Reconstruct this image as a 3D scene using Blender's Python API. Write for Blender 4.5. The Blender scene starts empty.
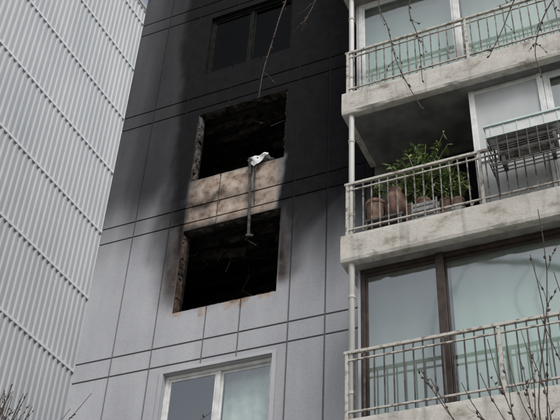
import bpy, math, random
from mathutils import Vector, Matrix, noise
random.seed(7)
D=11.2; CZ=1.6; S=2.752
scene=bpy.context.scene
def sstep(a,b,x):
    if a==b: return float(x>a)
    t=max(0,min(1,(x-a)/(b-a))); return t*t*(3-2*t)
# ---------------------------------------------------------------- materials
def newmat(name):
    m=bpy.data.materials.new(name); m.use_nodes=True
    nt=m.node_tree; b=nt.nodes['Principled BSDF']
    return m,nt,b
def N(nt,t,**kw):
    n=nt.nodes.new(t)
    for k,v in kw.items(): setattr(n,k,v)
    return n
def ramp(nt,fac,stops):
    r=N(nt,'ShaderNodeValToRGB'); e=r.color_ramp.elements
    while len(e)<len(stops): e.new(.5)
    for i,(p,c) in enumerate(stops):
        e[i].position=p; e[i].color=(c[0],c[1],c[2],1) if not isinstance(c,(int,float)) else (c,c,c,1)
    nt.links.new(fac,r.inputs[0]); return r.outputs[0]
def noisenode(nt,scale,detail=4,sc=(1,1,1),rough=.55):
    tc=N(nt,'ShaderNodeTexCoord'); mp=N(nt,'ShaderNodeMapping'); mp.inputs['Scale'].default_value=sc
    n=N(nt,'ShaderNodeTexNoise'); n.inputs['Scale'].default_value=scale; n.inputs['Detail'].default_value=detail
    n.inputs['Roughness'].default_value=rough
    nt.links.new(tc.outputs['Object'],mp.inputs[0]); nt.links.new(mp.outputs[0],n.inputs['Vector'])
    return n.outputs['Fac']
def mix(nt,fac,a,b,mode='MIX'):
    m=N(nt,'ShaderNodeMix',data_type='RGBA',blend_type=mode)
    for s,v in ((m.inputs[0],fac),(m.inputs[6],a),(m.inputs[7],b)):
        if hasattr(v,'is_linked'): nt.links.new(v,s)
        elif isinstance(v,(int,float)): s.default_value=v
        else: s.default_value=(v[0],v[1],v[2],1)
    return m.outputs[2]
def bump(nt,b,h,strength=.3,dist=.02):
    n=N(nt,'ShaderNodeBump'); n.inputs['Strength'].default_value=strength; n.inputs['Distance'].default_value=dist
    nt.links.new(h,n.inputs['Height']); nt.links.new(n.outputs[0],b.inputs['Normal'])
def simple(name,c1,c2,scale=6,rough=.7,metal=0,sc=(1,1,1),bs=.15,lo=.35,hi=.65,spec=.5):
    m,nt,b=newmat(name); f=noisenode(nt,scale,5,sc)
    nt.links.new(ramp(nt,f,[(lo,c1),(hi,c2)]),b.inputs['Base Color'])
    b.inputs['Roughness'].default_value=rough; b.inputs['Metallic'].default_value=metal
    b.inputs['Specular IOR Level'].default_value=spec
    if bs: bump(nt,b,f,bs,.01)
    return m
# wall paint with soot / scorch attributes
def wallmat():
    m,nt,b=newmat('painted_wall_with_soot')
    big=noisenode(nt,.7,5); streak=noisenode(nt,3,5,(1,1,.12)); fine=noisenode(nt,26,6); blot=noisenode(nt,5,7,rough=.65)
    base=ramp(nt,big,[(.3,(.375,.385,.42)),(.7,(.45,.46,.49))])
    base=mix(nt,.6,base,ramp(nt,streak,[(.3,.78),(.62,1.0)]),'MULTIPLY')
    base=mix(nt,.4,base,ramp(nt,fine,[(.35,.8),(.6,1.0)]),'MULTIPLY')
    asr=N(nt,'ShaderNodeAttribute',attribute_name='scorch').outputs['Fac']
    aso=N(nt,'ShaderNodeAttribute',attribute_name='soot').outputs['Fac']
    abe=N(nt,'ShaderNodeAttribute',attribute_name='plaster').outputs['Fac']
    plaster=ramp(nt,blot,[(.30,(.10,.075,.06)),(.40,(.27,.20,.16)),(.52,(.46,.375,.315)),(.70,(.58,.52,.47))])
    plaster=mix(nt,.6,plaster,ramp(nt,streak,[(.35,.55),(.6,1.0)]),'MULTIPLY')
    base=mix(nt,abe,base,plaster)
    rust=ramp(nt,blot,[(.35,(.035,.025,.02)),(.55,(.13,.09,.068)),(.7,(.27,.215,.18))])
    base=mix(nt,asr,base,rust)
    sootc=ramp(nt,blot,[(.3,(.005,.005,.006)),(.7,(.012,.012,.014))])
    # break the soot's edge with noise
    mth=N(nt,'ShaderNodeMath',operation='MULTIPLY_ADD'); nt.links.new(streak,mth.inputs[0]); mth.inputs[1].default_value=.6; mth.inputs[2].default_value=-.30
    env=N(nt,'ShaderNodeMath',operation='SUBTRACT'); env.inputs[0].default_value=1; nt.links.new(aso,env.inputs[1])
    e2=N(nt,'ShaderNodeMath',operation='MULTIPLY'); nt.links.new(env.outputs[0],e2.inputs[0]); nt.links.new(aso,e2.inputs[1])
    e3=N(nt,'ShaderNodeMath',operation='MULTIPLY'); nt.links.new(e2.outputs[0],e3.inputs[0]); e3.inputs[1].default_value=3.2
    e4=N(nt,'ShaderNodeMath',operation='MULTIPLY_ADD',use_clamp=True); nt.links.new(e3.outputs[0],e4.inputs[0]); nt.links.new(mth.outputs[0],e4.inputs[1]); nt.links.new(aso,e4.inputs[2])
    base=mix(nt,e4.outputs[0],base,sootc)
    ag=N(nt,'ShaderNodeAttribute',attribute_name='groove').outputs['Fac']
    base=mix(nt,ag,base,(.03,.03,.032))
    nt.links.new(base,b.inputs['Base Color']); b.inputs['Roughness'].default_value=.85
    b.inputs['Specular IOR Level'].default_value=.1
    bump(nt,b,fine,.12,.006)
    return m
M={}
M['wall']=wallmat()
def concretemat():
    m,nt,b=newmat('weathered_balcony_concrete')
    blot=noisenode(nt,3.2,8,(1,1,1.6),.64); streak=noisenode(nt,7,5,(1,1,.15)); fine=noisenode(nt,40,5)
    c=ramp(nt,blot,[(.26,(.20,.185,.16)),(.37,(.36,.33,.29)),(.45,(.50,.48,.44)),(.7,(.58,.565,.53))])
    c=mix(nt,.6,c,ramp(nt,streak,[(.32,.45),(.48,1.0)]),'MULTIPLY')
    c=mix(nt,.4,c,ramp(nt,fine,[(.35,.7),(.6,1.0)]),'MULTIPLY')
    nt.links.new(c,b.inputs['Base Color']); b.inputs['Roughness'].default_value=.9
    bump(nt,b,blot,.5,.02); return m
M['conc']=concretemat()
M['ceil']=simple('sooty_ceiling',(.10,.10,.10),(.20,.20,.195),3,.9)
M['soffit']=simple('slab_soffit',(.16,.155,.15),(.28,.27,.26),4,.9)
M['char']=simple('charred_room',(.006,.006,.006),(.05,.047,.045),2.2,.95,bs=.4,spec=.1)
M['charbits']=simple('charred_debris',(.012,.010,.009),(.09,.08,.07),7,.9,bs=.5,spec=.1)
M['ashbits']=simple('ash_grey_remains',(.012,.012,.012),(.14,.14,.14),9,.9,bs=.5,spec=.2)
M['reveal']=simple('scorched_reveal',(.012,.01,.008),(.11,.075,.058),6,.9,bs=.4,spec=.2)
M['whitef']=simple('white_window_frame',(.55,.56,.56),(.72,.73,.73),8,.45,bs=.05)
M['brownf']=simple('brown_window_frame',(.03,.022,.018),(.06,.042,.034),8,.5,bs=.05,spec=.3)
M['blackf']=simple('sooty_window_frame',(.006,.006,.006),(.018,.018,.018),8,.8,spec=.08)
M['pipe']=simple('white_pipe',(.46,.46,.45),(.64,.64,.62),3,.5,sc=(1,1,.3),bs=.05)
M['railp']=simple('pale_rail_paint',(.20,.17,.14),(.48,.46,.42),14,.6,lo=.38,hi=.5)
M['railg']=simple('grey_rail_paint',(.06,.05,.045),(.24,.23,.21),12,.6,lo=.4,hi=.6)
M['raild']=simple('dark_rail_paint',(.03,.028,.026),(.10,.095,.09),12,.6)
M['metal']=simple('burnt_aluminium',(.02,.02,.02),(.12,.12,.115),7,.6,.4)
M['cloth']=simple('white_cloth',(.60,.61,.62),(.78,.79,.80),6,.9)
M['curtain']=simple('curtain_fabric',(.43,.50,.47),(.52,.59,.555),.9,.9,sc=(1,1,.3))
M['curtaing']=simple('grey_curtain',(.27,.29,.28),(.38,.40,.39),.9,.9,sc=(1,1,.3))
M['frost']=simple('frosted_panel',(.40,.42,.43),(.52,.54,.55),2,.35,sc=(1,1,.4),bs=.03)
M['dark']=simple('dark_interior',(.015,.015,.016),(.04,.04,.04),2,.9)
M['black']=simple('soot_black_interior',(.003,.003,.003),(.01,.01,.01),2,.9,spec=.1)
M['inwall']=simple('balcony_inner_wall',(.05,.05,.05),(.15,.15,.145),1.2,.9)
M['clad']=simple('corrugated_cladding',(.42,.445,.47),(.50,.52,.54),.5,.5,.0,sc=(1,1,.4),bs=0)
M['seam']=simple('cladding_flashing',(.66,.68,.70),(.74,.76,.77),3,.4,bs=0)
M['rust']=simple('rusty_pot',(.08,.04,.03),(.24,.15,.11),7,.8)
M['terra']=simple('terracotta',(.14,.08,.06),(.30,.20,.15),9,.85)
M['crate']=simple('weathered_plastic',(.14,.15,.15),(.34,.35,.35),9,.6)
M['teal']=simple('pale_teal_plastic',(.42,.54,.53),(.56,.66,.65),4,.5)
M['palew']=simple('off_white_plastic',(.52,.54,.54),(.66,.68,.67),4,.5)
M['bark']=simple('twig_bark',(.035,.025,.022),(.11,.08,.065),20,.85)
M['asphalt']=simple('asphalt',(.04,.04,.042),(.065,.065,.066),30,.9)
M['pave']=simple('paving',(.22,.21,.20),(.32,.31,.29),8,.85)
M['kerb']=simple('kerb_stone',(.3,.3,.29),(.42,.42,.4),10,.85)
M['paint']=simple('road_paint',(.6,.6,.58),(.78,.78,.75),15,.7)
M['ground']=simple('ground_soil',(.07,.075,.04),(.14,.13,.09),.6,.95)
M['bodyw']=simple('grey_building_body',(.36,.37,.40),(.44,.45,.47),1,.8)
def leafmat():
    m,nt,b=newmat('leaf'); f=noisenode(nt,9,3)
    nt.links.new(ramp(nt,f,[(.35,(.06,.10,.03)),(.5,(.14,.21,.065)),(.65,(.26,.33,.12))]),b.inputs['Base Color'])
    b.inputs['Roughness'].default_value=.5; return m
M['leaf']=leafmat()
def glassmat(name,tint,fac,rough=.06):
    m=bpy.data.materials.new(name); m.use_nodes=True; nt=m.node_tree; nt.nodes.clear()
    o=N(nt,'ShaderNodeOutputMaterial'); t=N(nt,'ShaderNodeBsdfTransparent'); g=N(nt,'ShaderNodeBsdfGlossy')
    t.inputs[0].default_value=(*tint,1); g.inputs['Roughness'].default_value=rough; g.inputs[0].default_value=(.9,.93,.93,1)
    mx=N(nt,'ShaderNodeMixShader'); mx.inputs[0].default_value=fac
    nt.links.new(t.outputs[0],mx.inputs[1]); nt.links.new(g.outputs[0],mx.inputs[2]); nt.links.new(mx.outputs[0],o.inputs[0])
    f=noisenode(nt,1.1,3); bp=N(nt,'ShaderNodeBump'); bp.inputs['Strength'].default_value=.08; bp.inputs['Distance'].default_value=.05
    nt.links.new(f,bp.inputs['Height']); nt.links.new(bp.outputs[0],g.inputs['Normal'])
    return m
M['glass']=glassmat('window_glass',(.82,.90,.87),.27,.07)
M['glassd']=glassmat('sooty_glass',(.25,.25,.25),.015)
# ---------------------------------------------------------------- mesh builder
class MB:
    def __init__(s): s.v=[]; s.f=[]
    def box(s,x0,x1,y0,y1,z0,z1,rot=None,piv=None):
        b=len(s.v); pts=[(x,y,z) for z in (z0,z1) for y in (y0,y1) for x in (x0,x1)]
        if rot is not None:
            c=Vector(piv) if piv else Vector(((x0+x1)/2,(y0+y1)/2,(z0+z1)/2))
            pts=[tuple(rot@(Vector(p)-c)+c) for p in pts]
        s.v+=pts
        s.f+=[tuple(b+i for i in q) for q in ((0,2,3,1),(4,5,7,6),(0,1,5,4),(2,6,7,3),(0,4,6,2),(1,3,7,5))]
        return s
    def tube(s,pts,rad,n=6,cap=True):
        b=len(s.v); pts=[Vector(p) for p in pts]
        if not hasattr(rad,'__len__'): rad=[rad]*len(pts)
        for i,p in enumerate(pts):
            d=(pts[min(i+1,len(pts)-1)]-pts[max(i-1,0)]).normalized()
            a=d.orthogonal().normalized() if i==0 else (pa-d*pa.dot(d)).normalized()
            pa=a; c=d.cross(a)
            for k in range(n):
                t=2*math.pi*k/n; s.v.append(tuple(p+(a*math.cos(t)+c*math.sin(t))*rad[i]))
        for i in range(len(pts)-1):
            for k in range(n):
                s.f.append((b+i*n+k,b+i*n+(k+1)%n,b+(i+1)*n+(k+1)%n,b+(i+1)*n+k))
        if cap:
            s.f.append(tuple(b+k for k in range(n))[::-1]); s.f.append(tuple(b+(len(pts)-1)*n+k for k in range(n)))
        return s
    def lathe(s,c,prof,n=20):
        b=len(s.v)
        for r,z in prof:
            for k in range(n):
                t=2*math.pi*k/n; s.v.append((c[0]+r*math.cos(t),c[1]+r*math.sin(t),c[2]+z))
        for i in range(len(prof)-1):
            for k in range(n): s.f.append((b+i*n+k,b+i*n+(k+1)%n,b+(i+1)*n+(k+1)%n,b+(i+1)*n+k))
        return s
    def obj(s,name,mat,parent=None,smooth=False,bevel=0):
        me=bpy.data.meshes.new(name); me.from_pydata(s.v,[],s.f); me.update()
        ms=mat if isinstance(mat,list) else [mat]
        for m in ms: me.materials.append(m)
        o=bpy.data.objects.new(name,me); scene.collection.objects.link(o)
        if parent: o.parent=parent
        if smooth:
            for p in me.polygons: p.use_smooth=True
        if bevel:
            bm=o.modifiers.new('b','BEVEL'); bm.width=bevel; bm.segments=2; bm.limit_method='ANGLE'
        return o
def empty(name):
    e=bpy.data.objects.new(name,None); scene.collection.objects.link(e); return e
# ================================================================ apartment building
apt=empty('apartment_building')
WX0,WX1=-9.04,8.0; OX0,OX1=-7.33,-5.52
NF=range(-3,6)
ZB=lambda n:10.127+S*n
ZT=lambda n:11.776+S*n
TOP=ZT(5)+1.2
vg=[-8.35,-7.62,-6.72,-6.12,-5.30,-4.71,-4.05]
hg=[]
for n in range(-3,7): hg+= [9.182+S*n, 9.524+S*n]
hg=[z for z in hg if .3<z<TOP-.2]
GW=.009
def lines(a,b,step,grooves,extra,fine=None):
    L=set([round(a,4),round(b,4)]+[round(e,4) for e in extra])
    for g in grooves:
        for d in (-GW-.006,-GW,GW,GW+.006): L.add(round(g+d,4))
    x=a
    while x<b:
        st=step if (fine is None or fine[0]<x<fine[1]) else .35
        if all(abs(x-g)>GW+.012 for g in grooves) and all(abs(x-e)>.012 for e in extra): L.add(round(x,4))
        x+=st
    return sorted(L)
XL=lines(WX0,-3.9,.04,vg,[OX0,OX1])
ext=[]
for n in NF: ext+=[ZB(n),ZT(n)]
ZL=lines(0.0,TOP,.045,hg,ext,(8.0,18.6))
def lerp(tab,z):
    if z<=tab[0][0]: return tab[0][1]
    for (a,b),(c,d) in zip(tab,tab[1:]):
        if z<=c: return b+(d-b)*(z-a)/(c-a)
    return tab[-1][1]
def fire(x,z):
    rx=x/D; rz=(z-CZ)/D
    n1=noise.fractal(Vector((x*1.1,3,z*.8)),1,2,5); n2=noise.fractal(Vector((x*3.5,9,z*1.2)),1,2,4)
    n3=noise.fractal(Vector((x*2.2,19,z*.35)),1,2,4)
    wob=n1*.012+n2*.008
    # --- plume boundaries
    xl=lerp([(.74,-.658),(.78,-.668),(.84,-.688),(.89,-.708),(.93,-.722),(1.0,-.732),(1.2,-.748),(1.5,-.755)],rz)
    sl=lerp([(.75,.018),(.85,.032),(.92,.055),(1.0,.06),(1.3,.06)],rz)
    L=sstep(xl-sl,xl+sl,rx+wob)
    xr=lerp([(.74,-.49),(.77,-.470),(.80,-.452),(.84,-.42),(.88,-.38),(.92,-.34),(1.5,-.30)],rz)
    sr=lerp([(.75,.018),(.85,.06),(.95,.05),(1.2,.05)],rz)
    R=1-sstep(xr-sr,xr+sr,rx+wob)
    V=sstep(.748,.79,rz+wob*.8)
    core=L*R*V
    core*= lerp([(.76,.55),(.82,.84),(.87,.95),(.94,1.0)],rz)
    # thinner haze of soot
    hl=sstep(.84,1.04,rz+n1*.025+n3*.015)*.82+sstep(.76,.90,rz+n1*.04)*.10
    hl*=.88+.12*sstep(-.80,-.74,rx)
    hr=0
    if rx>-.5: hr=sstep(.71,.89,rz+wob*1.2+n3*.03)*.84+sstep(.86,.94,rz)*.18
    s=max(core,hl,hr)
    # --- plaster between the two openings
    p=sstep(OX0/D-.004,OX0/D+.004,rx)*(1-sstep(OX1/D-.012,OX1/D+.004,rx+n2*.01))*sstep(.905,.912,rz)*(1-sstep(1.0,1.02,rz))
    if p>0:
        lft=sstep(-.53,-.63,rx)
        band=math.exp(-((rz+n2*.016-.957)/.012)**2)*(.3+.7*lft)*.9
        bot=(1-sstep(.908,.932,rz+n2*.014))*.85*(.35+.65*lft)
        top=sstep(1.0,1.012,rz+n2*.01)*.3
        cor=sstep(-.625,-.66,rx+n2*.012)*.75
        ch=max(band,bot,top,cor,sstep(.2,.6,n1)*.5,sstep(.12,.6,n2)*.5*lft)
        s=s*(1-p)+ch*p
    # scorch brown ring beside the lower opening
    dl=OX0/D-rx; dr=rx-OX1/D
    sc=0
    if dl>0: sc=(1-sstep(.0,.036,dl+n2*.012))*sstep(.765,.81,rz)*(1-sstep(.93,.98,rz))
    if dr>0: sc=(1-sstep(.0,.03,dr+n2*.012))*sstep(.765,.79,rz)*(1-sstep(.86,.92,rz))
    s=s*(1-.34*sc*sstep(-.3,.3,n2+.1))
    # sill plaster chips
    if -.66<rx<-.49 and .745<rz<.762: p=max(p,sstep(.05,.3,n2+.16*(1 if rz>.755 else 0)))*1.0
    if rz<.70: s=min(s,.05)
    return max(0,min(1,s)),max(0,min(1,sc)),max(0,min(1,p))
def ingroove(v,gs):
    return any(abs(v-g)<=GW+.001 for g in gs)
verts=[];faces=[];aS=[];aR=[];aP=[];aG=[]
vgl=vg
idx={}
for j,z in enumerate(ZL):
    zf=8.0<z<18.6
    for i,x in enumerate(XL):
        g1=ingroove(x,[g for g in vgl if (g not in(-6.72,-6.12))]) or (ingroove(x,[-6.72,-6.12]) and any(ZT(n)+.01<z<ZB(n+1)-.01 for n in range(-3,5)) )
        g2=ingroove(z,hg)
        y=D+(.02 if (g1 or g2) else 0)
        idx[(i,j)]=len(verts); verts.append((x,y,z))
        f=fire(x,z) if zf else ((.0,0,0) if z<10 else (.95 if x>-8 else .85,0,0))
        aS.append(f[0]);aR.append(f[1]);aP.append(f[2]);aG.append(.6 if (g1 or g2) else 0)
for j in range(len(ZL)-1):
    for i in range(len(XL)-1):
        xc=(XL[i]+XL[i+1])/2; zc=(ZL[j]+ZL[j+1])/2
        if OX0<xc<OX1 and any(ZB(n)<zc<ZT(n) for n in NF): continue
        faces.append((idx[(i,j)],idx[(i+1,j)],idx[(i+1,j+1)],idx[(i,j+1)]))
me=bpy.data.meshes.new('gable_wall'); me.from_pydata(verts,[],faces)
for nm,arr in (('soot',aS),('scorch',aR),('plaster',aP),('groove',aG)):
    a=me.attributes.new(nm,'FLOAT','POINT'); a.data.foreach_set('value',arr)
me.materials.append(M['wall']); o=bpy.data.objects.new('gable_wall',me); scene.collection.objects.link(o); o.parent=apt
# wall behind the balconies, body, roof
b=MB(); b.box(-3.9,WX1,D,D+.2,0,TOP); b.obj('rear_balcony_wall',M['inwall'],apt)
b=MB(); b.box(WX0,WX0+.2,D+.03,22,0,TOP); b.box(WX1-.2,WX1,D+.2,22,0,TOP); b.box(WX0+.2,WX1-.2,21.8,22,0,TOP)
b.box(WX0-.05,WX1+.05,D-.05,22.05,TOP,TOP+.35); b.obj('side_walls_and_roof',M['bodyw'],apt)
# reveals
for n in NF:
    mat=M['reveal'] if n in(0,1) else (M['blackf'] if n>1 else M['bodyw'])
    b=MB(); T=.2; z0,z1=ZB(n),ZT(n)
    b.box(OX0-.1,OX0,D+.03,D+T,z0,z1); b.box(OX1,OX1+.1,D+.03,D+T,z0,z1)
    b.box(OX0-.1,OX1+.1,D+.03,D+T,z1,z1+.1); b.box(OX0-.1,OX1+.1,D+.03,D+T,z0-.1,z0)
    b.box(OX0-.02,OX0,D+.002,D+.03,z0,z1); b.box(OX1,OX1+.02,D+.002,D+.03,z0,z1)
    b.box(OX0-.02,OX1+.02,D+.002,D+.03,z1,z1+.02); b.box(OX0-.02,OX1+.02,D+.002,D+.03,z0-.02,z0)
    b.obj('window_reveal',mat,apt)
# burnt rooms
for n in (0,1):
    b=MB(); z0,z1=ZB(n)-.6,ZT(n)+.12; x0,x1=-8.6,-4.2; y0,y1=D+.2,14.2
    b.box(x0,x1,y1,y1+.1,z0,z1); b.box(x0-.1,x0,y0,y1,z0,z1); b.box(x1,x1+.1,y0,y1,z0,z1)
    b.box(x0,x1,y0,y1,z1,z1+.1); b.box(x0,x1,y0,y1,z0-.1,z0)
    b.box(x0,OX0-.1,y0+.001,y0+.05,z0,z1);b.box(OX1+.1,x1,y0+.001,y0+.05,z0,z1)
    b.obj('burnt_room',M['char'],apt)
    d=MB()
    for k in range(16):   # charred battens and wiring hanging from the ceiling
        x=random.uniform(x0+.9,x1-.8); y=random.uniform(y0+.1,y1-1.0); l=random.uniform(.15,.8)
        pts=[(x,y,z1)]
        for q in range(4): pts.append((x+random.uniform(-.08,.08)*q,y+random.uniform(-.05,.05)*q,z1-l*(q+1)/4))
        d.tube(pts,random.uniform(.006,.02),5)
    for k in range(14):
        x=random.uniform(x0+.5,x1-1.2); y=random.uniform(y0+.2,y1-.8)
        d.box(x,x+random.uniform(.3,1.5),y,y+.05,z1-.10-random.uniform(0,.14),z1-.03,Matrix.Rotation(random.uniform(-.25,.25),3,'Y'))
    d.box(x0+.6,x0+1.5,y1-.9,y1-.3,z0,z0+1.6); d.box(x1-2.2,x1-1.3,y1-.12,y1-.02,z0+.02,z0+2.05)
    for k in range(5): d.box(x0+.2,x1-.2,y0+.35+k*.55,y0+.40+k*.55,z1-.07,z1-.002)
    d.obj('charred_debris',M['charbits'],apt)
    r=MB()
    for k in range(60):
        t=random.random(); z=ZB(n)+t*1.60; w=random.uniform(.008,.035 if n==0 else .06); h=random.uniform(.04,.22)
        r.box(OX0,OX0+w,D+.02+random.random()*.1,D+.14,z,min(z+h,ZT(n)),Matrix.Rotation(random.uniform(-.12,.12),3,'Y'))
        if k%2: 
            r.box(OX1-w*.5,OX1,D+.03,D+.14,z,min(z+h,ZT(n)),Matrix.Rotation(random.uniform(-.1,.1),3,'Y'))
    for k in range(44):
        x=random.uniform(OX0,OX1-.12); h=random.uniform(.006,.03)
        r.box(x,x+random.uniform(.04,.16),D+.02,D+.15,ZB(n),ZB(n)+h,Matrix.Rotation(random.uniform(-.09,.09),3,'Y'))
    r.obj('charred_frame_remains',M['reveal'] if n==0 else M['ashbits'],apt)
    r=MB()
    for k in range(30):
        x=random.uniform(OX0,OX1-.12); h=random.uniform(.006,.03)
        r.box(x,x+random.uniform(.03,.12),D+.04,D+.15,ZT(n)-h*1.2,ZT(n),Matrix.Rotation(random.uniform(-.1,.1),3,'Y'))
    r.box(OX0,OX1,D+.004,D+.199,ZT(n)-.006,ZT(n)-.001)
    r.obj('charred_lintel',M['charbits'],apt)
    f=MB(); f.box(OX0+.01,OX0+.05,D+.15,D+.19,ZB(n),ZT(n)-.01); f.box(OX0+.05,OX1-.05,D+.15,D+.19,ZT(n)-.05,ZT(n)-.01)
    f.box(OX1-.05,OX1-.01,D+.15,D+.19,ZB(n),ZT(n)-.01); f.box(OX0+.05,OX1-.05,D+.15,D+.19,ZB(n)+.001,ZB(n)+.04)
    f.obj('burnt_window_frame',M['blackf'],apt)
# intact windows
def slider(x0,x1,z0,z1,y,mat,glass,name,parent,mull=(.5,),fw=.055,lap=True):
    f=MB()
    f.box(x0,x1,y,y+.09,z0,z0+fw); f.box(x0,x1,y,y+.09,z1-fw,z1)
    f.box(x0,x0+fw,y+.001,y+.088,z0+fw,z1-fw); f.box(x1-fw,x1,y+.001,y+.088,z0+fw,z1-fw)
    ms=[x0+(x1-x0)*m for m in mull]
    for m in ms: f.box(m-.03,m+.03,y+.012,y+.08,z0+fw,z1-fw)
    ed=[x0+fw]+ms+[x1-fw]
    for i in range(len(ed)-1):   # sash rails
        a,c=ed[i]+(.03 if i else 0),ed[i+1]-(.03 if i<len(ed)-2 else 0); yy=y+.02+(i%2)*.03
        f.box(a,c,yy,yy+.028,z0+fw,z0+fw+.045); f.box(a,c,yy,yy+.028,z1-fw-.045,z1-fw)
        f.box(a,a+.035,yy+.001,yy+.027,z0+fw+.045,z1-fw-.045); f.box(c-.035,c,yy+.001,yy+.027,z0+fw+.045,z1-fw-.045)
    f.obj(name+'_frame',mat,parent,bevel=.004)
    g=MB()
    for i in range(len(ed)-1):
        yy=y+.034+(i%2)*.03; b0=len(g.v)
        g.v+=[(ed[i],yy,z0+fw),(ed[i+1],yy,z0+fw),(ed[i+1],yy,z1-fw),(ed[i],yy,z1-fw)]; g.f.append((b0,b0+1,b0+2,b0+3))
    g.obj(name+'_glass',glass,parent)
def curtain(x0,x1,z0,z1,y,mat,parent,amp=.03,pitch=.16):
    g=MB(); nx=max(8,int((x1-x0)/.02)); nz=6
    for j in range(nz+1):
        for i in range(nx+1):
            x=x0+(x1-x0)*i/nx; z=z0+(z1-z0)*j/nz
            w=noise.noise(Vector((x*1.7,y,0)))
            g.v.append((x,y+amp*math.sin(2*math.pi*x/pitch+2.4*math.sin(x*3.1)+.3*j*.4)*(1+w),z))
    for j in range(nz):
        for i in range(nx):
            a=j*(nx+1)+i; g.f.append((a,a+1,a+nx+2,a+nx+1))
    g.obj('curtain',mat,parent,smooth=True)
for n in NF:
    if n in(0,1): continue
    sooty=n>1
    slider(OX0+.002,OX1-.002,ZB(n)+.002,ZT(n)-.002,D+.07,M['blackf'] if sooty else M['whitef'],M['glassd'] if sooty else M['glass'],'gable_window',apt)
    b=MB(); b.box(OX0-.1,OX1+.1,D+.5,D+.6,ZB(n)-.1,ZT(n)+.1); b.obj('room_interior',M['black'] if sooty else M['dark'],apt)
    if not sooty: curtain(-6.42,OX1,ZB(n),ZT(n),D+.3,M['cloth'],apt,.012,.24)
for n in (-3,-2,-1):
    b=MB(); z0,z1=ZB(n),ZT(n)
    b.box(OX0-.07,OX0-.003,D-.025,D-.002,z0-.06,z1+.06); b.box(OX1+.003,OX1+.07,D-.025,D-.002,z0-.06,z1+.06)
    b.box(OX0-.003,OX1+.003,D-.025,D-.002,z1+.003,z1+.06); b.box(OX0-.003,OX1+.003,D-.03,D-.002,z0-.06,z0-.003)
    b.obj('window_surround',M['bodyw'],apt,bevel=.004)
# ---------------------------------------------------------------- balconies
FY=9.912; BX0=-3.96; BX1=7.5
SZ=lambda n:9.83+S*n
def slab(n):
    g=MB(); zt=SZ(n); nx=220; prof=[(FY+.02,zt),(FY+.004,zt-.012),(FY,zt-.06),(FY,zt-.13),(FY,zt-.2),(FY,zt-.27),(FY,zt-.34),(FY,zt-.40),(FY+.012,zt-.445),(FY+.03,zt-.455),(FY+.12,zt-.455)]
    for i in range(nx+1):
        x=BX0+(BX1-BX0)*i/nx
        for k,(y,z) in enumerate(prof):
            w=noise.fractal(Vector((x*2.3,z*3,n*7.)),1,2,5)
            e=1 if k in(0,1,7,8,9) else .5
            chip=max(0,noise.noise(Vector((x*5,n*3.1,k*.3)))-.3)*.06 if k in(7,8,9) else 0
            g.v.append((x,y+w*.008*e+chip*.6,z+w*.008*e+(chip if k>6 else -chip*0)))
    m=len(prof)
    for i in range(nx):
        for k in range(m-1): g.f.append((i*m+k,i*m+k+1,(i+1)*m+k+1,(i+1)*m+k))
    g.f.append(tuple(range(m)))
    o=g.obj('balcony_slab_edge',M['conc'],apt)
    b=MB(); b.box(BX0+.004,BX1,FY+.06,D-.002,zt-.30,zt-.03); b.obj('balcony_slab',M['conc'],apt)
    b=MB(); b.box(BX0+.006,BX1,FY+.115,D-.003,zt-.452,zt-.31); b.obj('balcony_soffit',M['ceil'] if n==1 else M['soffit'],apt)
    b=MB(); b.box(BX0,BX0+.1,FY+.03,D-.004,zt-.455,zt-.02); b.obj('slab_end',M['conc'],apt)
for n in range(-3,5): slab(n)
def railing(n,mtop,mbar,gap=.125,x0=BX0+.06,x1=BX1):
    z=SZ(n); y=FY+.05; t=MB(); t.box(x0-.02,x1,y-.022,y+.022,z+.90,z+.94); 
    t.box(x0,x1,y-.012,y+.012,z+.80,z+.822); t.box(x0,x1,y-.014,y+.014,z+.09,z+.115)
    x=x0+.02
    while x<x1: t.box(x-.02,x+.02,y-.02,y+.02,z-.03,z+.90); x+=1.9
    t.obj('railing_rails',mtop,apt,bevel=.004)
    c=MB(); x=x0+gap; k=0
    while x<x1:
        j=random.uniform(-.005,.005); R=Matrix.Rotation(random.uniform(-.006,.006),3,'Y')
        c.box(x-.0085+j,x+.0085+j,y-.0085,y+.0085,z+.03,z+.899,R); x+=gap
    c.obj('railing_bars',mbar,apt)
for n in range(-3,5):
    railing(n,M['railp'],M['railg'] if n>=0 else M['raild'])
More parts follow.
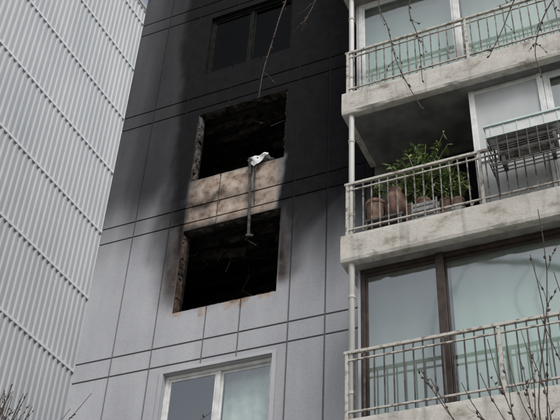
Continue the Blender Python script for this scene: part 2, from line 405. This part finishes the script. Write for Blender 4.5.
# rain pipe
p=MB(); p.tube([(-3.83,10.0,0),(-3.83,10.0,TOP)],.042,16); p.obj('rain_pipe',M['pipe'],apt,smooth=True)
p=MB()
for n in range(-3,5):
    for dz in (.35,1.75): p.tube([(-3.83,10.0,SZ(n)+dz),(-3.83,10.0,SZ(n)+dz+.04)],.050,16)
p.obj('pipe_collars',M['railp'],apt)
GY=10.17; GX=-3.77
for n in range(-3,5):
    z0,z1=SZ(n)-.028,SZ(n+1)-.455
    if n==0:
        f=MB(); f.box(-2.08,-2.0,GY-.02,GY+.08,z0,z1); f.box(-1.10,-1.02,GY-.02,GY+.08,z0,z1)
        f.box(-2.0,-1.10,GY-.01,GY+.07,z1-.07,z1-.001); f.box(-2.0,-1.10,GY-.01,GY+.07,z0,z0+.07); f.box(-2.0,-1.10,GY-.008,GY+.06,z0+.95,z0+1.0)
        f.obj('open_balcony_frame',M['whitef'],apt,bevel=.004)
        g=MB(); g.box(-2.0,-1.10,GY+.02,GY+.03,z0+.07,z1-.07); g.obj('frosted_panel',M['frost'],apt)
        slider(-1.015,BX1,z0,z1-.002,GY,M['whitef'],M['glass'],'balcony_window',apt,(.2,.4,.6,.8))
        curtain(-1.0,BX1,z0,z1,GY+.25,M['curtain'],apt)
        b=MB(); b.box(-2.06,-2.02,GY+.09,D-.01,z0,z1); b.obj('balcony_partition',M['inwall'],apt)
        w=MB(); w.box(-3.35,-2.2,D-.05,D-.004,z0+.1,z0+2.1); w.obj('balcony_door_glass',M['black'],apt)
        w=MB()
        for x in (-3.37,-2.80,-2.24): w.box(x,x+.05,D-.09,D-.052,z0+.1,z0+2.15)
        w.box(-3.32,-2.24,D-.088,D-.054,z0+2.1,z0+2.14)
        w.obj('balcony_door_frame',M['raild'],apt)
    else:
        brown=n<0
        fm=M['brownf'] if brown else M['whitef']
        if brown: 
            L=BX1-GX; slider(GX,BX1,z0,z1-.002,GY,fm,M['glass'],'balcony_window',apt,[( -2.68-GX)/L,(-.85-GX)/L,(1.2-GX)/L,(3.2-GX)/L,(5.2-GX)/L],.06)
            curtain(GX,-2.75,z0,z1,GY+.32,M['curtaing'],apt,.006,.31); curtain(-2.6,BX1,z0,z1,GY+.24,M['curtain'],apt,.005,.37)
            b=MB(); b.box(-2.735,-2.625,GY-.025,GY+.0,z0+.001,z1-.003); b.obj('window_post',fm,apt,bevel=.004)
        else:
            L=BX1-GX; slider(GX,BX1,z0,z1-.002,GY,fm,M['glass'],'balcony_window',apt,[(-2.16-GX)/L,(-.55-GX)/L,(1.2-GX)/L,(3.2-GX)/L,(5.2-GX)/L],.06)
            curtain(GX,-2.2,z0,z1,GY+.28,M['curtain'],apt,.006,.3);curtain(-2.1,BX1,z0,z1,GY+.28,M['curtain'],apt,.006,.3)
        b=MB(); b.box(GX-.04,GX-.003,GY,D-.01,z0,z1); b.obj('balcony_side_panel',M['bodyw'],apt)
# cloth and metal strip hanging from the burnt window
h=MB()
def strip(pts,w,t):
    for a,c in zip(pts,pts[1:]):
        a=Vector(a);c=Vector(c);d=(c-a); L=d.length; ang=math.atan2(d.x,-d.z)
        R=Matrix.Rotation(-ang,3,'Y'); mid=(a+c)/2
        h.box(mid.x-w/2,mid.x+w/2,mid.y-t/2,mid.y+t/2,mid.z-L/2,mid.z+L/2,R)
strip([(-6.12,11.12,12.98),(-6.09,11.10,12.55),(-6.04,11.09,11.95),(-6.01,11.08,11.22)],.045,.025)
strip([(-6.04,11.15,12.95),(-6.01,11.13,12.5),(-5.975,11.12,11.9)],.022,.016)
strip([(-6.05,11.07,11.25),(-5.92,11.07,11.21)],.035,.03)
h.box(-6.16,-5.96,11.1,11.45,12.90,12.94)
h.tube([(-6.0,11.13,12.85),(-5.96,11.06,12.5),(-6.05,11.05,12.2),(-6.02,11.06,11.85)],.005,5)
h.obj('hanging_window_rail',M['metal'],None,bevel=.003)
c=MB(); nx,ny=30,24
for j in range(ny+1):
    for i in range(nx+1):
        u=i/nx; v=j/ny; x=-6.12+.34*u+.02*math.sin(v*9)
        s_=v*.46
        fold=.015*math.sin(u*11+2*math.sin(v*3))
        if s_<.26: y=11.41-s_; z=12.965+.05*noise.noise(Vector((u*4,v*4,2)))+.02
        else:
            q=s_-.26; y=11.14-.04+fold; z=12.97-q*(.35+.75*max(0,math.sin(u*3.6+.3)))
        z+=.02*noise.noise(Vector((u*6,v*6,5)))
        c.v.append((x,y,z+.03*u))
for j in range(ny):
    for i in range(nx):
        a=j*(nx+1)+i; c.f.append((a,a+1,a+nx+2,a+nx+1))
c.obj('white_cloth',M['cloth'],None,smooth=True)
# ---------------------------------------------------------------- balcony things
fl=SZ(0)-.03
e=empty('plant_stand'); b=MB(); b.box(-3.66,-3.10,10.02,10.26,fl+.26,fl+.29)
for x in(-3.64,-3.15):
    for y in (10.025,10.22): b.box(x,x+.03,y,y+.025,fl,fl+.26)
b.obj('stand',M['raild'],e)
e=empty('flower_pot')
b=MB(); b.lathe((-3.52,10.14,fl+.29),[(.0,0),(.09,0),(.12,.14),(.135,.28),(.15,.29),(.15,.34),(.13,.34),(.125,.29),(0,.29)],28); b.obj('pot',M['terra'],e,smooth=False)
e=empty('clay_jar')
b=MB(); b.lathe((-3.24,10.15,fl+.29),[(0,0),(.08,0),(.13,.1),(.155,.24),(.13,.40),(.085,.48),(.10,.52),(.085,.53),(.06,.5),(0,.48)]); b.obj('jar',M['rust'],e,smooth=True)
e=empty('storage_crate')
b=MB()
for k in range(5): b.box(-2.98,-2.62,10.05,10.07,fl+.02+k*.08,fl+.07+k*.08); b.box(-2.98,-2.62,10.13,10.14,fl+.02+k*.08,fl+.07+k*.08)
for x in (-2.98,-2.64): b.box(x,x+.02,10.03,10.05,fl,fl+.42); b.box(x,x+.02,10.141,10.15,fl,fl+.42)
b.obj('crate_slats',M['crate'],e)
e=empty('watering_can')
b=MB(); b.lathe((-2.38,10.12,fl+.0),[(0,0),(.10,0),(.10,.20),(.07,.24),(.06,.24),(.06,.22),(0,.22)],18)
b.tube([(-2.29,10.12,fl+.05),(-2.20,10.12,fl+.14),(-2.14,10.12,fl+.27)],[.02,.014,.012],8); b.tube([(-2.47,10.12,fl+.05),(-2.54,10.12,fl+.14),(-2.47,10.12,fl+.23),(-2.40,10.12,fl+.24)],.009,6)
b.obj('body',M['crate'],e,smooth=True)
def plant(name,cx,cy,z,H,nst,spread,lsize,potr=.13,potm='terra',nl=24):
    e=empty(name); b=MB(); b.lathe((cx,cy,z),[(0,0),(potr*.7,0),(potr*.95,.2),(potr,.21),(potr,.25),(potr*.85,.25),(0,.22)]); b.obj('pot',M[potm],e)
    s=MB(); l=MB()
    for k in range(nst):
        a=random.uniform(0,6.28); r=random.uniform(.1,1)*spread; hh=H*random.uniform(.45,1)
        pts=[Vector((cx,cy,z+.22))]
        for q in range(1,7):
            t=q/6; pts.append(Vector((cx+math.cos(a)*r*t**1.4,cy+math.sin(a)*r*.45*t**1.4,z+.22+hh*t-.30*r*t*t)))
        s.tube(pts,[.008-.001*q for q in range(7)],5)
        for q in range(nl):
            t=random.uniform(.3,1); i=min(5,int(t*6)); p=pts[i].lerp(pts[i+1],t*6-i)
            d=Vector((random.gauss(0,1),random.gauss(0,.7),random.gauss(.1,.6))).normalized(); L=lsize*random.uniform(.6,1.25)
            u=d.cross(Vector((random.random(),random.random(),1))).normalized(); w=L*.2
            dr=Vector((0,0,-L*.22)); b0=len(l.v)
            nrm=d.cross(u)*.02
            l.v+=[tuple(p),tuple(p+d*L*.45+u*w+nrm),tuple(p+d*L+dr),tuple(p+d*L*.45-u*w+nrm),tuple(p+d*L*.5)]
            l.f+=[(b0,b0+1,b0+4),(b0+1,b0+2,b0+4),(b0+2,b0+3,b0+4),(b0+3,b0,b0+4)]
    s.obj('stems',M['leaf'],e); l.obj('leaves',M['leaf'],e)
plant('potted_plant',-2.86,10.22,fl+.30,1.28,22,.52,.12,.11,'rust')
plant('potted_plant',-3.10,10.36,fl+.35,1.0,16,.46,.11,.12,'rust')
plant('potted_plant',-2.58,10.38,fl+.35,.85,12,.34,.11,.10,'terra')
plant('potted_plant',-2.40,10.30,fl+.25,.45,9,.22,.09,.09,'rust')
plant('potted_plant',-3.52,10.16,fl+.42,.38,9,.22,.08,.09,'rust',16)
b=MB(); b.box(-3.35,-2.30,10.27,10.52,fl+.30,fl+.35)
for x in (-3.33,-2.35):
    for y in (10.28,10.48): b.box(x,x+.03,y,y+.03,fl,fl+.30)
b.obj('plant_bench',M['rust'])
# planter box over a wire rack outside the railing
e=empty('balcony_rack'); b=MB(); X0,X1=-1.80,-.74; Y0,Y1=9.66,9.92; Z0,Z1=SZ(0)+.38,SZ(0)+.84
for z in (Z0,Z0+.16,Z0+.32,Z1-.02):
    b.box(X0,X1,Y0,Y0+.014,z,z+.014); b.box(X0,X0+.014,Y0+.014,Y1,z+.001,z+.013); b.box(X1-.014,X1,Y0+.014,Y1,z+.001,z+.013)
x=X0
while x<=X1+.001:
    b.box(x-.006,x+.006,Y0-.012,Y0-.001,Z0,Z1); x+=.132
for y in (Y0+.04,Y0+.11,Y0+.18): b.box(X0+.015,X1-.015,y,y+.012,Z0,Z0+.012)
for x in (X0+.03,X1-.05): b.tube([(x+.01,Y0+.02,Z0),(x+.01,Y1+.02,Z0-.28)],.009,5); b.box(x,x+.02,Y1+.0,Y1+.02,Z0-.30,Z1)
b.obj('wire_rack',M['raild'],e)
e=empty('air_conditioner_unit'); b=MB(); b.box(X0+.10,X1-.18,Y0+.06,Y1-.02,Z0+.19,Z0+.43); b.obj('casing',M['railg'],e,bevel=.012)
b=MB()
for k in range(5): b.box(X0+.14,X1-.22,Y0+.045,Y0+.059,Z0+.22+k*.04,Z0+.232+k*.04)
for x in (X0+.15,X1-.28): b.box(x,x+.05,Y0+.08,Y1-.04,Z0+.014,Z0+.189)
b.obj('louvres_and_feet',M['raild'],e)
e=empty('planter_box'); b=MB()
zb=Z1+.002
b.box(X0-.01,X1+.01,Y0,Y1-.04,zb,zb+.19); b.obj('trough',M['palew'],e,bevel=.012)
b=MB(); b.box(X0-.03,X1+.03,Y0-.022,Y1-.02,zb+.191,zb+.22)
for k in range(6): b.box(X0+.06+k*.175,X0+.075+k*.175,Y0-.008,Y0-.001,zb+.01,zb+.18)
b.box(X0-.02,X1+.02,Y0-.012,Y0-.0005,zb-.0,zb+.009)
b.obj('rim_and_ribs',M['teal'],e)
# ================================================================ corrugated building on the left
cb=empty('corrugated_metal_building'); CX=-17.9; H=34.5
prof=[];y=6.0; pit=.25
while y<36: prof+=[(y,0),(y+.11,0),(y+.14,.055),(y+.22,.055)]; y+=pit
rowh=2.78; z=.4; r=0
while z<H:
    g=MB(); zt=min(z+rowh-.10,H); off=.0
    for (yy,dx) in prof: g.v+=[(CX+dx,yy+off,z),(CX+dx,yy+off,zt)]
    for i in range(len(prof)-1): g.f.append((2*i,2*i+2,2*i+3,2*i+1))
    g.obj('cladding_row',M['clad'],cb)
    s=MB(); s.box(CX-.04,CX+.06,6,36,zt,zt+.10); s.obj('row_flashing',M['seam'],cb,bevel=.004)
    z+=rowh; r+=1
b=MB(); b.box(CX-14,CX-.05,6,36,0,H-.1); b.box(CX-14.1,CX+.1,5.9,36.1,H+.07,H+.3); b.obj('body_and_parapet',M['bodyw'],cb)
# ================================================================ bare trees
def wig(p0,p1,n,amp):
    p0=Vector(p0);p1=Vector(p1); out=[]
    ph=[random.uniform(0,6) for _ in range(4)]; L=(p1-p0).length
    for i in range(n+1):
        t=i/n; w=amp*L*math.sin(math.pi*t)
        out.append(p0.lerp(p1,t)+Vector((math.sin(t*7+ph[0])*w,math.sin(t*5+ph[1])*w,math.sin(t*6+ph[2])*w*.5)))
    return out
def buds(b,pts,sp,size):
    for a,c in zip(pts,pts[1:]):
        if random.random()<sp:
            p=a.lerp(c,random.random()); d=((c-a).normalized()+Vector((random.uniform(-1,1),random.uniform(-1,1),random.uniform(-.3,.8)))).normalized()
            b.tube([p,p+d*size*.6,p+d*size*1.5],[size*.22,size*.42,size*.08],5)
def twig(b,pts,r0,r1,sub=4,bd=.6,sl=.35):
    n=len(pts); b.tube(pts,[r0+(r1-r0)*i/(n-1) for i in range(n)],5); buds(b,pts,bd,.026)
    for k in range(sub):
        i=random.randint(1,n-2); d=(pts[i+1]-pts[i-1]).normalized()
        e=pts[i]+(d+Vector((random.uniform(-.9,.9),random.uniform(-.5,.5),random.uniform(-.3,.5)))).normalized()*sl*random.uniform(.4,1)
        q=wig(pts[i],e,6,.04); b.tube(q,[max(.0025,r1*.9)*(1-.5*j/6) for j in range(7)],4); buds(b,q,bd*.8,.02)
tA=MB()
tr=wig((3.0,6.9,0),(2.5,6.9,7.6),12,.02); tA.tube(tr,[.17-.007*i for i in range(13)],10)
limb=[Vector(p) for p in ((2.5,6.9,7.6),(1.2,6.95,9.2),(-.4,7,10.4),(-2.0,7,11.3),(-3.3,7,11.75),(-4.2,7.0,12.1))]
sm=[]
for i in range(len(limb)-1):
    for k in range(4): sm.append(limb[i].lerp(limb[i+1],k/4)+Vector((0,0,.03*math.sin(i*3+k))))
sm.append(limb[-1]); tA.tube(sm,[.10-.0042*i for i in range(len(sm))],8)
for (x,y,z) in ((3.8,6.0,11),(2.2,8.2,12),(4.5,7.6,10.5)):
    twig(tA,wig((2.5,6.9,7.6),(x,y,z),14,.03),.07,.012,14,.4,1.2)
def smoothpts(P,n=5):
    P=[Vector(p) for p in P]; out=[]
    for i in range(len(P)-1):
        a=P[max(i-1,0)];b_=P[i];c_=P[i+1];d=P[min(i+2,len(P)-1)]
        for k in range(n):
            t=k/n
            out.append(.5*((2*b_)+(c_-a)*t+(2*a-5*b_+4*c_-d)*t*t+(-a+3*b_-3*c_+d)*t**3))
    out.append(P[-1]); return out
hang=[((-3.3,7,11.75),(-3.54,7,11.29),(-3.70,7,10.53),(-3.78,7,10.1),(-3.81,7,9.68)),
      ((-2.0,7,11.3),(-2.34,7,10.73),(-2.25,7,10.2),(-2.17,7,9.64),(-2.05,7,9.2),(-1.91,7,8.79)),
      ((-1.8,7,11.2),(-2.02,7.1,10.58),(-1.94,7.1,10.0),(-1.92,7.1,9.31)),
      ((-.4,7,10.4),(-.77,6.9,10.0),(-1.0,6.9,9.5),(-1.17,6.9,9.16)),
      ((-.2,7,10.2),(-.55,7,9.7),(-.72,7,9.2),(-.70,7,8.8)),
      ((-3.0,7,11.65),(-3.2,7.1,11.2),(-3.32,7.1,10.9))]
for k,P in enumerate(hang):
    twig(tA,smoothpts(P),.009,.004,4 if k else 3,.6,.32)
tA.obj('bare_tree',M['bark'])
tB=MB(); tr=wig((-.5,6.1,0),(-.8,6,2.9),10,.02); tB.tube(tr,[.09-.004*i for i in range(11)],8)
for k in range(36):
    x1=random.uniform(-1.75,.35); zt=5.05+ (x1+1.5)*.75+random.uniform(-.35,.5)
    b0=(-.8+random.uniform(-.25,.25),6+random.uniform(-.2,.2),random.uniform(2.4,3.4))
    twig(tB,wig((-.8,6,2.6),b0,3,.0)[:2]+wig(b0,(x1,6+random.uniform(-.6,.6),zt),12,.03),.008,.003,4,.6,.35)
tB.obj('bare_tree',M['bark'])
tC=MB(); tr=wig((-8.1,8.2,0),(-7.9,8.1,4.6),10,.02); tC.tube(tr,[.10-.004*i for i in range(11)],8)
for k in range(26):
    x1=random.uniform(-7.6,-7.1); b0=Vector((-7.9,8.1,random.uniform(3.8,5.2)))
    twig(tC,wig(b0,(x1,8+random.uniform(-.3,.3),random.uniform(6.75,7.15)),12,.03),.014,.004,6,.7,.4)
for (x,z) in ((-6.15,6.85),(-6.4,6.7),(-4.6,6.35)):
    twig(tC,wig((-7.9,8.1,4.4),(x,8,z),14,.03),.013,.003,5,.7,.3)
tC.obj('bare_tree',M['bark'])
# ================================================================ ground
def sheet(name,x0,x1,y0,y1,z,mat):
    g=MB(); g.v=[(x0,y0,z),(x1,y0,z),(x1,y1,z),(x0,y1,z)]; g.f=[(0,1,2,3)]; return g.obj(name,mat)
sheet('ground',-600,600,-600,600,0,M['ground'])
b=MB(); b.box(-60,60,2.0,9.6,.004,.12); b.obj('pavement',M['pave'])
b=MB(); b.box(-60,60,1.85,1.998,.004,.125); b.obj('kerb',M['kerb'],bevel=.01)
sheet('road',-60,60,-6,1.84,.006,M['asphalt'])
b=MB()
for k in range(20): 
    q=len(b.v); x=-58+k*6; b.v+=[(x,-2.1,.011),(x+3,-2.1,.011),(x+3,-1.95,.011),(x,-1.95,.011)]; b.f.append((q,q+1,q+2,q+3))
b.obj('road_marking',M['paint'])
# ================================================================ light
w=bpy.data.worlds.new('World'); scene.world=w; w.use_nodes=True; nt=w.node_tree
sky=N(nt,'ShaderNodeTexSky',sky_type='NISHITA'); sky.sun_disc=False
el=math.radians(50); az=math.atan2(.66,-.75)
sky.sun_elevation=el; sky.sun_rotation=az; sky.dust_density=4; sky.air_density=1.2
hs=N(nt,'ShaderNodeHueSaturation'); hs.inputs['Saturation'].default_value=.4
nt.links.new(sky.outputs[0],hs.inputs['Color'])
bg=nt.nodes['Background']; nt.links.new(hs.outputs[0],bg.inputs[0]); bg.inputs[1].default_value=.15
sd=Vector((math.sin(az)*math.cos(el),math.cos(az)*math.cos(el),math.sin(el)))
L=bpy.data.lights.new('sun','SUN'); L.energy=1.5; L.angle=math.radians(18); L.color=(1,.97,.93)
lo=bpy.data.objects.new('sun',L); scene.collection.objects.link(lo); lo.rotation_euler=sd.to_track_quat('Z','Y').to_euler(); lo.location=(0,-20,40)
scene.view_settings.view_transform='Standard'; scene.view_settings.look='None'; scene.view_settings.exposure=0
# ================================================================ camera
zc=Vector((71,1220,-990)).normalized(); xc=Vector((2630,657,990)); xc=(xc-zc*xc.dot(zc)).normalized(); yc=zc.cross(xc)
R=Matrix((xc,yc,zc))      # rows: world axes in camera space -> columns are camera axes in world
cam=bpy.data.cameras.new('camera'); cam.sensor_width=36; cam.lens=36*990/560; cam.clip_end=2000
co=bpy.data.objects.new('camera',cam); scene.collection.objects.link(co)
co.matrix_world=Matrix.Translation((0,0,CZ))@R.to_4x4(); scene.camera=co
